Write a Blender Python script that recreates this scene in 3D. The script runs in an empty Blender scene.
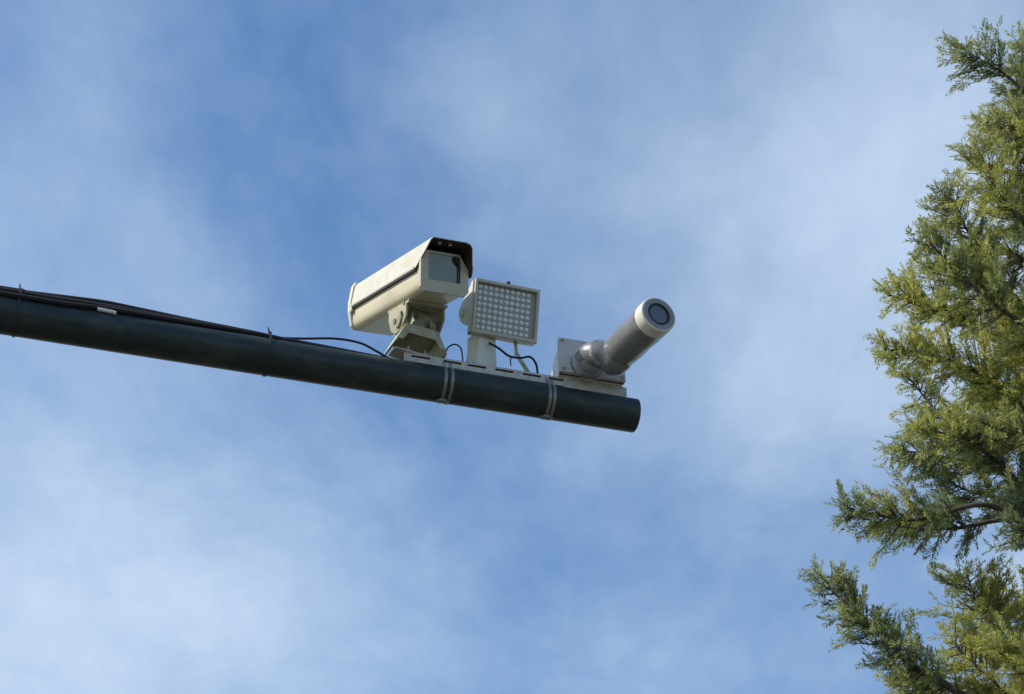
import bpy, bmesh, math, random
import numpy as np
from mathutils import Vector, Matrix, noise as mnoise
C = bpy.context.scene
col = C.collection
rad = math.radians

# ------------------------------------------------------------------ camera
PITCH = rad(36.0); FPX = 2000.0
CAM = Vector((0, 0, 1.6))
cd = bpy.data.cameras.new('camera'); cam = bpy.data.objects.new('camera', cd); col.objects.link(cam)
cam.location = CAM; cam.rotation_euler = (math.pi/2 + PITCH, 0, 0)
cd.sensor_width = 36; cd.lens = FPX/1024*36; cd.clip_start = .05; cd.clip_end = 5000
C.camera = cam
C.render.resolution_x = 1024; C.render.resolution_y = 694
C.view_settings.view_transform = 'Standard'; C.view_settings.look = 'None'
C.view_settings.exposure = 0.27; C.view_settings.gamma = 1
FW = Vector((0, math.cos(PITCH), math.sin(PITCH))); UP = Vector((0, -math.sin(PITCH), math.cos(PITCH))); RT = Vector((1, 0, 0))
def ray(x, y): return FW*FPX + RT*(x-512) - UP*(y-347)      # direction in which a point of the view lies
def at_depth(x, y, d): return CAM + ray(x, y)*(d/FPX)
def at_height(x, y, h):
    r = ray(x, y); return CAM + r*((h-CAM.z)/r.z)

# ------------------------------------------------------------------ sun and sky
SUN_AZ, SUN_EL = rad(-101), rad(41)          # azimuth measured from +Y towards +X
sun_dir = Vector((math.sin(SUN_AZ)*math.cos(SUN_EL), math.cos(SUN_AZ)*math.cos(SUN_EL), math.sin(SUN_EL)))
sl = bpy.data.lights.new('sun', 'SUN'); sl.energy = 4.0; sl.angle = rad(.6); sl.color = (1, .93, .82)
so = bpy.data.objects.new('sun', sl); col.objects.link(so); so.location = (-10, 0, 20)
so.rotation_euler = sun_dir.to_track_quat('Z', 'Y').to_euler()

world = bpy.data.worlds.new('World'); C.world = world; world.use_nodes = True
wt = world.node_tree; wt.nodes.clear()
def wn(t, **k):
    n = wt.nodes.new(t)
    for a, b in k.items(): setattr(n, a, b)
    return n
def wl(a, b): wt.links.new(a, b)
def wmath(op, a, b=None, c=None, clamp=False):
    n = wn('ShaderNodeMath', operation=op, use_clamp=clamp)
    for i, v in enumerate((a, b, c)):
        if v is None: continue
        if isinstance(v, (int, float)): n.inputs[i].default_value = v
        else: wl(v, n.inputs[i])
    return n.outputs[0]
out = wn('ShaderNodeOutputWorld'); bg = wn('ShaderNodeBackground'); bg.inputs[1].default_value = .15
wl(bg.outputs[0], out.inputs[0])
sky = wn('ShaderNodeTexSky', sky_type='NISHITA'); sky.sun_disc = False
sky.sun_elevation = SUN_EL; sky.sun_rotation = SUN_AZ
sky.altitude = 100; sky.air_density = 1.0; sky.dust_density = .5; sky.ozone_density = 1.6
tc = wn('ShaderNodeTexCoord')
sep = wn('ShaderNodeSeparateXYZ'); wl(tc.outputs['Generated'], sep.inputs[0])
zc = wmath('MAXIMUM', sep.outputs[2], .06)
comb = wn('ShaderNodeCombineXYZ')
wl(wmath('DIVIDE', sep.outputs[0], zc), comb.inputs[0]); wl(wmath('DIVIDE', sep.outputs[1], zc), comb.inputs[1])
def wnoise(scale, detail, rough, dist=0, vec=None, sc=None):
    v = vec or comb.outputs[0]
    if sc:
        mp = wn('ShaderNodeMapping'); wl(v, mp.inputs[0]); mp.inputs['Scale'].default_value = sc[0]; mp.inputs['Rotation'].default_value = (0, 0, sc[1]); v = mp.outputs[0]
    n = wn('ShaderNodeTexNoise'); wl(v, n.inputs['Vector']); n.inputs['Scale'].default_value = scale
    n.inputs['Detail'].default_value = detail; n.inputs['Roughness'].default_value = rough; n.inputs['Distortion'].default_value = dist
    return n
warp = wnoise(5.0, 4, .55)
wv = wn('ShaderNodeVectorMath', operation='SUBTRACT'); wl(warp.outputs['Color'], wv.inputs[0]); wv.inputs[1].default_value = (.5, .5, .5)
ws = wn('ShaderNodeVectorMath', operation='SCALE'); wl(wv.outputs[0], ws.inputs[0]); ws.inputs['Scale'].default_value = .12
wa = wn('ShaderNodeVectorMath', operation='ADD'); wl(tc.outputs['Generated'], wa.inputs[0]); wl(ws.outputs[0], wa.inputs[1])
# banks of thin cloud: direction of each bank, angular size, thickness
banks = [(900, 110, 260, .62), (980, 330, 200, .50), (770, 330, 150, .30), (455, 130, 110, .30), (560, 30, 120, .22), (640, 200, 120, .22), (520, 240, 70, .14),
         (30, 640, 260, .72), (230, 600, 170, .42), (60, 440, 120, .22), (40, 210, 140, .30), (190, 290, 120, .22), (90, 60, 140, .15), (400, 60, 60, .08),
         (330, 420, 90, .12), (400, 670, 160, .20), (620, 430, 120, .24), (780, 440, 110, .25), (640, 660, 90, .24), (800, 640, 150, .18), (1015, 555, 55, .55), (985, 690, 60, .45),
         (-300, 400, 250, .4), (512, -350, 220, .35), (1400, 300, 300, .4), (-200, -200, 200, .3), (500, 1100, 300, .5)]
tot = None
for (px, py, r, w) in banks:
    c = ray(px, py).normalized()
    d = wn('ShaderNodeVectorMath', operation='DISTANCE'); wl(wa.outputs[0], d.inputs[0]); d.inputs[1].default_value = c
    q = wmath('DIVIDE', d.outputs['Value'], r/FPX*.81)
    q = wmath('MULTIPLY', q, q); q = wmath('MULTIPLY', q, -1.0); q = wmath('EXPONENT', q)
    tot = wmath('MULTIPLY', q, w) if tot is None else wmath('MULTIPLY_ADD', q, w, tot)
big = wnoise(2.6, 5, .55, .4, sc=((1, .62, 1), rad(20)))
fin = wnoise(11.0, 9, .60, .25, sc=((1, .55, 1), rad(-25)))
f = wmath('MULTIPLY_ADD', wmath('SUBTRACT', big.outputs['Fac'], .5), .28, tot)
f = wmath('MULTIPLY_ADD', wmath('SUBTRACT', fin.outputs['Fac'], .5), .42, f)
fib = wnoise(30.0, 6, .6, .5, sc=((1, .45, 1), rad(-40)))
f = wmath('MULTIPLY_ADD', wmath('SUBTRACT', fib.outputs['Fac'], .5), .13, f)
f = wmath('ADD', f, .09)
f = wmath('MAXIMUM', wmath('MINIMUM', f, .97), .03)
mixc = wn('ShaderNodeMix', data_type='RGBA'); wl(f, mixc.inputs['Factor'])
hs = wn('ShaderNodeHueSaturation'); hs.inputs['Saturation'].default_value = 1.20; hs.inputs['Value'].default_value = 1.0
wl(sky.outputs[0], hs.inputs['Color']); wl(hs.outputs[0], mixc.inputs['A'])
mixc.inputs['B'].default_value = (3.2, 3.98, 5.05, 1)
wl(mixc.outputs['Result'], bg.inputs[0])

# ------------------------------------------------------------------ helpers
def tag(o, label=None, cat=None, group=None, kind=None):
    if label: o['label'] = label
    if cat: o['category'] = cat
    if group: o['group'] = group
    if kind: o['kind'] = kind
    return o
def empty(name, mat4, **k):
    o = bpy.data.objects.new(name, None); col.objects.link(o); o.matrix_world = mat4; o.empty_display_size = .1
    return tag(o, **k)
def frame(loc, x, z=Vector((0, 0, 1))):
    x = Vector(x).normalized(); y = Vector(z).cross(x).normalized(); z = x.cross(y)
    m = Matrix((x, y, z)).transposed().to_4x4(); m.translation = loc; return m
def obj(name, bm, mat, parent=None, smooth=True, ang=40):
    bmesh.ops.recalc_face_normals(bm, faces=bm.faces)
    me = bpy.data.meshes.new(name); bm.to_mesh(me); bm.free()
    me.materials.append(mat)
    if smooth:
        me.shade_smooth(); me.set_sharp_from_angle(angle=rad(ang))
    o = bpy.data.objects.new(name, me); col.objects.link(o)
    if parent: o.parent = parent
    return o
def box(bm, x0, x1, y0, y1, z0, z1, bev=0, m=None, seg=2):
    r = bmesh.ops.create_cube(bm, size=1); vs = r['verts']
    for v in vs: v.co = Vector(((x0+x1)/2+v.co.x*(x1-x0), (y0+y1)/2+v.co.y*(y1-y0), (z0+z1)/2+v.co.z*(z1-z0)))
    if bev:
        es = list({e for v in vs for e in v.link_edges})
        rr = bmesh.ops.bevel(bm, geom=es, offset=bev, segments=seg, profile=.6, affect='EDGES')
        vs = list({v for f_ in rr['faces'] for v in f_.verts} | {v for v in vs if v.is_valid})
    if m: bmesh.ops.transform(bm, matrix=m, verts=vs)
    return vs
def basis(d):
    d = d.normalized(); a = Vector((0, 0, 1)) if abs(d.z) < .9 else Vector((1, 0, 0))
    x = a.cross(d).normalized(); return x, d.cross(x)
def tube(bm, pts, r, n=10, cap=True):
    pts = [Vector(p) for p in pts]; rs = r if isinstance(r, (list, tuple)) else [r]*len(pts)
    rings = []; x = None
    for i, p in enumerate(pts):
        d = (pts[min(i+1, len(pts)-1)] - pts[max(i-1, 0)]).normalized()
        if x is None: x, y = basis(d)
        else:
            x = (x - d*x.dot(d)).normalized(); y = d.cross(x)
        rings.append([bm.verts.new(p + (x*math.cos(2*math.pi*k/n) + y*math.sin(2*math.pi*k/n))*rs[i]) for k in range(n)])
    for a, b in zip(rings, rings[1:]):
        for k in range(n): bm.faces.new((a[k], a[(k+1) % n], b[(k+1) % n], b[k]))
    if cap:
        bm.faces.new(rings[0]); bm.faces.new(rings[-1][::-1])
def lathe(bm, p, d, prof, n=32, closed=True):
    """prof: list of (distance along d, radius)"""
    p = Vector(p); d = Vector(d).normalized(); x, y = basis(d); rings = []
    for (t, r) in prof:
        if r < 1e-6: rings.append([bm.verts.new(p+d*t)])
        else: rings.append([bm.verts.new(p+d*t+(x*math.cos(2*math.pi*k/n)+y*math.sin(2*math.pi*k/n))*r) for k in range(n)])
    for a, b in zip(rings, rings[1:]):
        for k in range(n):
            if len(a) == 1 and len(b) == 1: continue
            if len(a) == 1: bm.faces.new((a[0], b[k], b[(k+1) % n]))
            elif len(b) == 1: bm.faces.new((a[k], a[(k+1) % n], b[0]))
            else: bm.faces.new((a[k], a[(k+1) % n], b[(k+1) % n], b[k]))
def prism(bm, poly, axis, a, b, bev=0, m=None):
    """extrude a 2D polygon along axis 'x','y','z' between a and b"""
    def P(u, v, w): return {'x': (w, u, v), 'y': (u, w, v), 'z': (u, v, w)}[axis]
    A = [bm.verts.new(P(u, v, a)) for u, v in poly]; B = [bm.verts.new(P(u, v, b)) for u, v in poly]
    fs = [bm.faces.new(A), bm.faces.new(B[::-1])]
    for i in range(len(poly)):
        j = (i+1) % len(poly); fs.append(bm.faces.new((A[i], A[j], B[j], B[i])))
    vs = A+B
    if bev:
        es = list({e for f_ in fs for e in f_.edges})
        rr = bmesh.ops.bevel(bm, geom=es, offset=bev, segments=2, profile=.6, affect='EDGES')
        vs = list({v for f_ in rr['faces'] for v in f_.verts} | {v for v in vs if v.is_valid})
    if m: bmesh.ops.transform(bm, matrix=m, verts=vs)
    return vs
def spline(pts, n=8):
    pts = [Vector(p) for p in pts]; q = [pts[0]*2-pts[1]]+pts+[pts[-1]*2-pts[-2]]; o = []
    for i in range(1, len(q)-2):
        for k in range(n):
            t = k/n; a, b, c, d = q[i-1:i+3]
            o.append(.5*((2*b)+(c-a)*t+(2*a-5*b+4*c-d)*t*t+(3*b-3*c+d-a)*t**3))
    o.append(pts[-1]); return o

# ------------------------------------------------------------------ materials
def mat(name, base, rough=.5, metal=0, var=.12, nscale=6, dirt=None, dirt_amt=.4, dirt_scale=9, bump=.0, bscale=200, coat=0, stretch=None):
    m = bpy.data.materials.new(name); m.use_nodes = True; nt = m.node_tree; b = nt.nodes['Principled BSDF']
    b.inputs['Roughness'].default_value = rough; b.inputs['Metallic'].default_value = metal; b.inputs['Coat Weight'].default_value = coat
    t = nt.nodes.new('ShaderNodeTexCoord'); v = t.outputs['Object']
    if stretch:
        mp = nt.nodes.new('ShaderNodeMapping'); nt.links.new(v, mp.inputs[0]); mp.inputs['Scale'].default_value = stretch; v = mp.outputs[0]
    n = nt.nodes.new('ShaderNodeTexNoise'); n.inputs['Scale'].default_value = nscale; n.inputs['Detail'].default_value = 6; n.inputs['Roughness'].default_value = .65
    nt.links.new(v, n.inputs['Vector'])
    r = nt.nodes.new('ShaderNodeValToRGB'); nt.links.new(n.outputs['Fac'], r.inputs[0])
    r.color_ramp.elements[0].position = .3; r.color_ramp.elements[1].position = .7
    r.color_ramp.elements[0].color = tuple(c*(1-var) for c in base)+(1,); r.color_ramp.elements[1].color = tuple(min(1, c*(1+var)) for c in base)+(1,)
    o = r.outputs[0]
    if dirt:
        n2 = nt.nodes.new('ShaderNodeTexNoise'); n2.inputs['Scale'].default_value = dirt_scale; n2.inputs['Detail'].default_value = 9; n2.inputs['Roughness'].default_value = .7
        nt.links.new(v, n2.inputs['Vector'])
        r2 = nt.nodes.new('ShaderNodeValToRGB'); nt.links.new(n2.outputs['Fac'], r2.inputs[0])
        r2.color_ramp.elements[0].position = .48; r2.color_ramp.elements[1].position = .68
        r2.color_ramp.elements[0].color = (0, 0, 0, 1); r2.color_ramp.elements[1].color = (dirt_amt,)*3+(1,)
        mx = nt.nodes.new('ShaderNodeMix'); mx.data_type = 'RGBA'; nt.links.new(r2.outputs[0], mx.inputs['Factor']); nt.links.new(o, mx.inputs['A']); mx.inputs['B'].default_value = tuple(dirt)+(1,)
        o = mx.outputs['Result']
    nt.links.new(o, b.inputs['Base Color'])
    rr = nt.nodes.new('ShaderNodeMapRange'); nt.links.new(n.outputs['Fac'], rr.inputs[0]); rr.inputs[3].default_value = max(.02, rough-.08); rr.inputs[4].default_value = min(1, rough+.1)
    nt.links.new(rr.outputs[0], b.inputs['Roughness'])
    if bump:
        bn = nt.nodes.new('ShaderNodeTexNoise'); bn.inputs['Scale'].default_value = bscale; bn.inputs['Detail'].default_value = 4; nt.links.new(v, bn.inputs['Vector'])
        bb = nt.nodes.new('ShaderNodeBump'); bb.inputs['Strength'].default_value = bump; bb.inputs['Distance'].default_value = .002; nt.links.new(bn.outputs['Fac'], bb.inputs['Height']); nt.links.new(bb.outputs[0], b.inputs['Normal'])
    return m
M_arm = mat('dark_green_paint', (.009, .0175, .0165), .5, 0, .3, 5, (.075, .078, .066), .5, 15, .4, 60, stretch=(.4, 1, 1))
M_cream = mat('cream_enamel', (.66, .57, .37), .42, 0, .06, 7, (.34, .28, .17), .35, 11, .15, 90)
M_white = mat('white_enamel', (.68, .65, .54), .45, 0, .06, 7, (.42, .36, .25), .4, 12, .15, 90)
M_bracket = mat('cast_cream_bracket', (.40, .37, .24), .6, 0, .15, 30, (.16, .13, .07), .6, 28, .4, 120)
M_seam = mat('black_rubber', (.02, .02, .02), .7, 0, .2)
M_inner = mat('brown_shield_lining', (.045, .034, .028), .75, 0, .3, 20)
M_glass = mat('coated_glass', (.055, .085, .09), .08, 0, .05, 5, coat=.6)
M_galv = mat('galvanised_steel', (.56, .51, .44), .6, .2, .16, 40, (.20, .18, .15), .4, 30, .2, 150)
M_clamp = mat('worn_clamp_steel', (.26, .24, .21), .42, .7, .2, 40, (.14, .11, .08), .5, 40)
M_bolt = mat('bolt_steel', (.22, .2, .17), .45, .7, .2)
M_dark = mat('painted_hollow_shade', (.015, .015, .015), .8)  # near-black colour standing in for the shade inside slots
M_led_case = mat('pale_grey_enamel', (.52, .49, .41), .45, 0, .06, 8, (.25, .23, .18), .3, 14, .1, 90)
M_frame = mat('beige_grey_enamel', (.50, .45, .33), .45, 0, .06, 8, (.2, .17, .12), .35, 16, .1, 90)
M_boxgrey = mat('grey_plastic_box', (.54, .49, .42), .5, 0, .08, 12, (.2, .19, .17), .35, 18, .1, 90)
M_cable = mat('black_cable_sheath', (.005, .005, .006), .8, 0, .2)
M_bluecable = mat('blue_cable_sheath', (.010, .016, .034), .75, 0, .2)
M_tagw = mat('white_cable_tag', (.6, .6, .58), .6)
M_bark = mat('brown_bark', (.075, .055, .04), .9, 0, .35, 12, (.16, .14, .12), .5, 20, .8, 40)

# ------------------------------------------------------------------ ground
def gm(name, c1, c2, sc, rough=.9):
    m = bpy.data.materials.new(name); m.use_nodes = True; nt = m.node_tree; b = nt.nodes['Principled BSDF']; b.inputs['Roughness'].default_value = rough
    t = nt.nodes.new('ShaderNodeTexCoord'); n = nt.nodes.new('ShaderNodeTexNoise'); n.inputs['Scale'].default_value = sc; n.inputs['Detail'].default_value = 8
    nt.links.new(t.outputs['Object'], n.inputs['Vector']); r = nt.nodes.new('ShaderNodeValToRGB'); nt.links.new(n.outputs['Fac'], r.inputs[0])
    r.color_ramp.elements[0].color = c1+(1,); r.color_ramp.elements[1].color = c2+(1,); r.color_ramp.elements[0].position = .35; r.color_ramp.elements[1].position = .65
    nt.links.new(r.outputs[0], b.inputs['Base Color']); return m
def sheet(name, x0, x1, y0, y1, z, m, th=0):
    bm = bmesh.new()
    if th: box(bm, x0, x1, y0, y1, z-th, z)
    else: bm.faces.new([bm.verts.new(p) for p in ((x0, y0, z), (x1, y0, z), (x1, y1, z), (x0, y1, z))])
    return tag(obj(name, bm, m, None, False), kind='structure')
sheet('ground', -1500, 1500, -1500, 1500, 0, gm('dry_grass', (.04, .05, .02), (.09, .085, .045), 1.2))
sheet('road', -400, 400, 2.4, 9.4, .004, gm('asphalt', (.045, .045, .047), (.07, .07, .07), 3))
sheet('pavement', -400, 400, -1.5, 2.25, .13, gm('concrete_paving', (.13, .125, .115), (.19, .18, .165), 2), .12)
sheet('kerb', -400, 400, 2.252, 2.40, .14, gm('kerb_stone', (.28, .28, .27), (.36, .35, .33), 4), .135)
bm = bmesh.new()
for k in range(-30, 31):
    x = k*6.0; bm.faces.new([bm.verts.new(p) for p in ((x, 5.84, .008), (x+3, 5.84, .008), (x+3, 5.96, .008), (x, 5.96, .008))])
tag(obj('road_marking', bm, gm('road_paint', (.6, .6, .58), (.78, .78, .76), 5), None, False), kind='structure')

# ------------------------------------------------------------------ the arm
H = 5.55
E_ = at_height(636, 416, H); L_ = at_height(0, 314.5, H)
u = (E_-L_).normalized(); n = Vector((u.y, -u.x, 0))
AF = Matrix((u, -n, Vector((0, 0, 1)))).transposed().to_4x4(); AF.translation = E_     # local: +x along the arm to its end, -y towards the viewer, z up
AFi = AF.inverted()
def on(x, y, yl):
    """point seen at (x,y) on the vertical plane local y = yl of the arm, in arm coordinates"""
    a = AFi @ CAM; d = AFi.to_3x3() @ ray(x, y); return a + d*((yl-a.y)/d.y)
RE = .0605                                                    # arm radius at its end
def arad(s): return RE + min(-s, 1.3)*.0030
MX = -4.6
mast = empty('camera_mast', AF @ Matrix.Translation((MX, 0, -H)), label='dark green steel arm reaching across the sky on its mast, carrying the cameras', cat='pole arm')
T = Matrix.Translation((-MX, 0, H))
bm = bmesh.new(); lathe(bm, T @ Vector((MX, 0, 0)), (1, 0, 0), [(0, 0), (0, arad(MX))] + [(-MX*k/12, arad(MX*(1-k/12))) for k in range(1, 12)] + [(-MX-.006, arad(0)), (-MX-.002, RE-.002), (-MX, RE-.006), (-MX, RE-.010)] + [(-MX-.012, RE-.012), (-MX-.012, 0)], 48)
obj('arm', bm, M_arm, mast)
bm = bmesh.new(); lathe(bm, (0, 0, 0), (0, 0, 1), [(0, 0), (0, .2), (.02, .2), (.02, .115), (3, .105), (H+.35, .095), (H+.36, .09), (H+.39, 0)], 48)
obj('post', bm, M_arm, mast)

# ------------------------------------------------------------------ slotted rail with its clamps
def z_top(s): return arad(s)
RW, RH = .041, .036
s0 = on(404, 352, -RW/2).x; s1 = on(626.5, 388, -RW/2).x
zr = z_top(s0)+.001
rail = empty('slotted_rail', AF @ Matrix.Translation((s0, 0, zr)), label='galvanised slotted steel rail strapped along the top of the green arm', cat='mounting rail')
Lr = s1-s0
slots = []
for px, py in ((421, 354), (452.5, 360), (477, 365), (504.4, 369), (531.8, 373.5), (557.7, 377.5)):
    c = on(px, py, -RW/2); slots.append(c.x-s0)
bm = bmesh.new()
def slotted_plate(bm, L, slots, hl, z0, z1, za, zb, y0, y1):
    xs = [0]
    box(bm, 0, L, y0, y1, z0, za); box(bm, 0, L, y0, y1, zb, z1)
    e = 0
    for c in slots:
        box(bm, e, c-hl, y0, y1, za, zb); e = c+hl
    box(bm, e, L, y0, y1, za, zb)
t = .0028; hl = .033
slotted_plate(bm, Lr, slots, hl, 0, RH, .0195, .0285, -RW/2, -RW/2+t)
box(bm, 0, Lr, RW/2-t, RW/2, 0, RH); box(bm, 0, Lr, -RW/2+t, RW/2-t, RH-t, RH)
bmesh.ops.remove_doubles(bm, verts=bm.verts, dist=1e-5)
obj('channel', bm, M_galv, rail, False)
bm = bmesh.new(); box(bm, .002, Lr-.002, -RW/2+t+.012, RW/2-t-.004, .002, RH-t-.001)
obj('slot_shade_strip', bm, M_dark, rail, False)  # dark filler added inside the channel, so the slots look shaded
def strap(px, py, twin):
    s = on(px, py, -RE).x; R_ = arad(s)
    for j, dx in enumerate(twin):
        bm = bmesh.new(); x = s-s0+dx; pts = []
        Rz = -z_top(s0)-.001
        w = .0055
        prof = [(-.0238, RH*.62+0), (-.0238, .003)]
        ang = [math.pi*.5+math.atan2(.0238, .055)]
        path = [Vector((x, -RW/2-.002, RH*.5)), Vector((x, -RW/2-.002, .006))]
        a0 = math.acos(min(1, (RW/2)/(R_+.001)))
        for k in range(25):
            a = math.pi-a0+ (math.pi+2*a0-math.pi*0)*0 + k/24*(math.pi*2-(math.pi-2*a0)) if False else None
        a_st = math.pi/2 + math.asin((RW/2)/(R_+.0015)); a_en = 2*math.pi + math.pi/2 - math.asin((RW/2)/(R_+.0015))
        for k in range(33):
            a = a_st+(a_en-a_st)*k/32
            path.append(Vector((x, math.cos(a)*(R_+.0015), Rz+math.sin(a)*(R_+.0015))))
        path += [Vector((x, RW/2+.002, .006)), Vector((x, RW/2+.002, RH*.5))]
        # flat band following the path
        rows = []
        for i, p in enumerate(path):
            d = (path[min(i+1, len(path)-1)]-path[max(i-1, 0)]).normalized(); nn = Vector((1, 0, 0)).cross(d)*.0012
            rows.append([bm.verts.new(p+Vector((sx*w, 0, 0))+nn*sn) for sx, sn in ((-1, -1), (1, -1), (1, 1), (-1, 1))])
        for a, b in zip(rows, rows[1:]):
            for k in range(4): bm.faces.new((a[k], a[(k+1) % 4], b[(k+1) % 4], b[k]))
        bm.faces.new(rows[0]); bm.faces.new(rows[-1][::-1])
        b = obj('clamp_band', bm, M_clamp, rail)
        if j == 0:
            bm = bmesh.new(); zb = Rz-R_-.001
            box(bm, x-.010, x+.016, -.014, .004, zb-.010, zb+.001, .002)
            tube(bm, [(x-.016, -.005, zb-.006), (x+.024, -.005, zb-.006)], .0045, 8)
            lathe(bm, (x-.018, -.005, zb-.006), (1, 0, 0), [(0, 0), (0, .008), (.006, .008), (.006, 0)], 6)
            obj('clamp_screw', bm, M_bolt, b)
strap(446, 384, (0, .0235)); strap(550.5, 398, (0, .0165))

# ------------------------------------------------------------------ surveillance camera in its weather housing
def rotm(yaw, pit, roll):
    return Matrix.Rotation(rad(yaw), 4, 'Z') @ Matrix.Rotation(rad(pit), 4, 'X') @ Matrix.Rotation(rad(roll), 4, 'Y')
HM = Matrix.Translation((-.2366, 5.4627, 5.7969)) @ rotm(30.4, 17.9, -10.2)
hb = AF @ Matrix.Translation((s0+.05, 0, zr+RH))
cam1 = empty('surveillance_camera', hb, label='boxy cream camera housing with square glass front, under a long sunshield', cat='camera')
def put(o, M): o.matrix_parent_inverse = Matrix.Identity(4); o.matrix_basis = cam_inv(o.parent) @ M; return o
def cam_inv(p): return p.matrix_basis.inverted()
def world_part(name, bm, m, parent, M, **k):
    o = obj(name, bm, m, None, **k); o.parent = parent
    base = parent.matrix_basis if parent.parent is None else parent.parent.matrix_basis @ parent.matrix_basis
    o.matrix_basis = base.inverted() @ M; return o
W, HH, LN = .186, .143, .56
hw = W/2
bm = bmesh.new()     # body, octagonal section, front at y=0
sec = [(-hw+.032, 0), (-hw+.030, 0), (hw-.030, 0), (hw-.020, .003), (hw-.010, .011), (hw-.004, .028), (hw-.004, .100), (hw-.034, HH), (-hw+.026, HH), (-hw+.004, .110), (-hw+.004, .028), (-hw+.010, .011), (-hw+.020, .003)]
prism(bm, sec, 'y', .004, LN)
body = world_part('housing_body', bm, M_cream, cam1, HM)
bm = bmesh.new()     # front frame with an opening for the glass
fs = [(-hw+.014, -.003), (hw-.014, -.003), (hw-.001, .012), (hw-.001, .092), (hw-.036, HH+.002), (-hw+.024, HH+.002), (-hw+.001, .112), (-hw+.001, .012)]
gx0, gx1, gz0, gz1 = -.062, .060, .040, .136
outer = [bm.verts.new((x, -.010, z)) for x, z in fs]; back = [bm.verts.new((x, .004, z)) for x, z in fs]
inn = [(gx0, gz0), (gx1, gz0), (gx1, gz0+.03), (gx1, gz1-.03), (gx1, gz1), (gx0, gz1), (gx0, gz1-.03), (gx0, gz0+.03)]
innf = [bm.verts.new((x, -.010, z)) for x, z in inn]; innb = [bm.verts.new((x, -.002, z)) for x, z in inn]
for i in range(8):
    j = (i+1) % 8
    bm.faces.new((outer[i], outer[j], back[j], back[i])); bm.faces.new((outer[i], outer[j], innf[j], innf[i])); bm.faces.new((innf[i], innf[j], innb[j], innb[i]))
bm.faces.new(back)
world_part('front_frame', bm, M_frame, cam1, HM)
bm = bmesh.new(); box(bm, gx0+.001, gx1-.001, -.0065, -.003, gz0+.001, gz1-.001)
gl = world_part('window', bm, M_glass, cam1, HM, smooth=False)
bm = bmesh.new(); tube(bm, [(.054, -.014, gz0+.002), (.055, -.014, gz1-.035), (.042, -.015, gz1-.012), (.034, -.015, gz1-.002)], [.0028, .0035, .008, .004], 8)
world_part('wiper', bm, M_seam, cam1, HM)
# sunshield: bent sheet, legs flare outwards, front cut back towards the bottom
shp = [(-hw-.006, .084), (-hw-.002, .098), (-hw+.004, .130), (-hw+.012, .166), (-hw+.020, .175), (hw-.038, .175), (hw-.022, .170), (hw-.012, .158), (hw-.004, .104), (hw+.004, .092), (hw+.014, .072)]
cut = [.022, .008, -.030, -.062, -.066, -.066, -.066, -.062, -.048, -.036, -.008]
def sheet_shield(bm, off, flip):
    F_, B_ = [], []
    for (x, z), c in zip(shp, cut):
        cx, cz = 0, .07; v = Vector((x-cx, z-cz)); v = v.normalized()*off
        F_.append(bm.verts.new((x-v.x, c, z-v.y))); B_.append(bm.verts.new((x-v.x, LN+.012, z-v.y)))
    return F_, B_
bm = bmesh.new(); F1, B1 = sheet_shield(bm, 0, 0); F2, B2 = sheet_shield(bm, .0025, 1)
for i in range(len(shp)-1):
    bm.faces.new((F1[i], F1[i+1], B1[i+1], B1[i])); bm.faces.new((F1[i], F1[i+1], F2[i+1], F2[i])); bm.faces.new((B1[i], B1[i+1], B2[i+1], B2[i]))
bm.faces.new((F1[0], B1[0], B2[0], F2[0])); bm.faces.new((F1[-1], B1[-1], B2[-1], F2[-1]))
for i in range(len(shp)-1): bm.faces.new((F2[i], F2[i+1], B2[i+1], B2[i]))
M_shield = mat('faded_cream_shield', (.60, .565, .45), .5, 0, .07, 6, (.36, .31, .21), .5, 10, .15, 90, stretch=(2.2, .7, 1))
sh = world_part('sun_shield', bm, M_shield, cam1, HM, ang=25)
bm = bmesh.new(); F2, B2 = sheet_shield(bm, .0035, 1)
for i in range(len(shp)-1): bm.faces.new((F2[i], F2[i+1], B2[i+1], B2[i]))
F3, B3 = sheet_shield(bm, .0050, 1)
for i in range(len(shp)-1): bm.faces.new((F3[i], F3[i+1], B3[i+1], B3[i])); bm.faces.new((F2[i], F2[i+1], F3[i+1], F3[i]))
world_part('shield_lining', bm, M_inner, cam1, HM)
# black edging strip along the lower leg of the shield
for sx in (-1, 1):
    bm = bmesh.new(); box(bm, sx*hw-.006, sx*hw+.006, .024, LN+.004, .075, .0800, .002)
    world_part('seam_strip', bm, M_seam, cam1, HM)
    bm = bmesh.new(); prism(bm, [(sx*(hw+.002), .080), (sx*(hw+.008), .083), (sx*(hw+.009), .090), (sx*(hw+.003), .092)], 'y', .03, LN+.006)
    world_part('drip_edge', bm, M_white, cam1, HM)
bm = bmesh.new()      # rear cap
prism(bm, [(-hw+.016, .002), (hw-.016, .002), (hw-.002, .014), (hw+.002, .10), (hw-.006, .160), (hw-.024, .184), (-hw+.016, .184), (-hw+.004, .165), (-hw-.006, .10), (-hw-.008, .07), (-hw+.002, .014)], 'y', LN+.001, LN+.022, .004)
world_part('rear_cap', bm, M_white, cam1, HM)
for sx in (-1, 1):
    bm = bmesh.new(); lathe(bm, (sx*(hw+.000), LN-.006, .072), (sx, 0, 0), [(0, 0), (0, .010), (.008, .010), (.010, .006), (.010, 0)], 16)
    world_part('latch', bm, M_white, cam1, HM)
for sx in (-.034, .006):
    bm = bmesh.new(); lathe(bm, (sx, -.036, .169), (0, 0, -1), [(0, 0), (0, .007), (.004, .007), (.007, .004), (.008, 0)], 14)
    world_part('shield_screw', bm, M_galv, cam1, HM)

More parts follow.
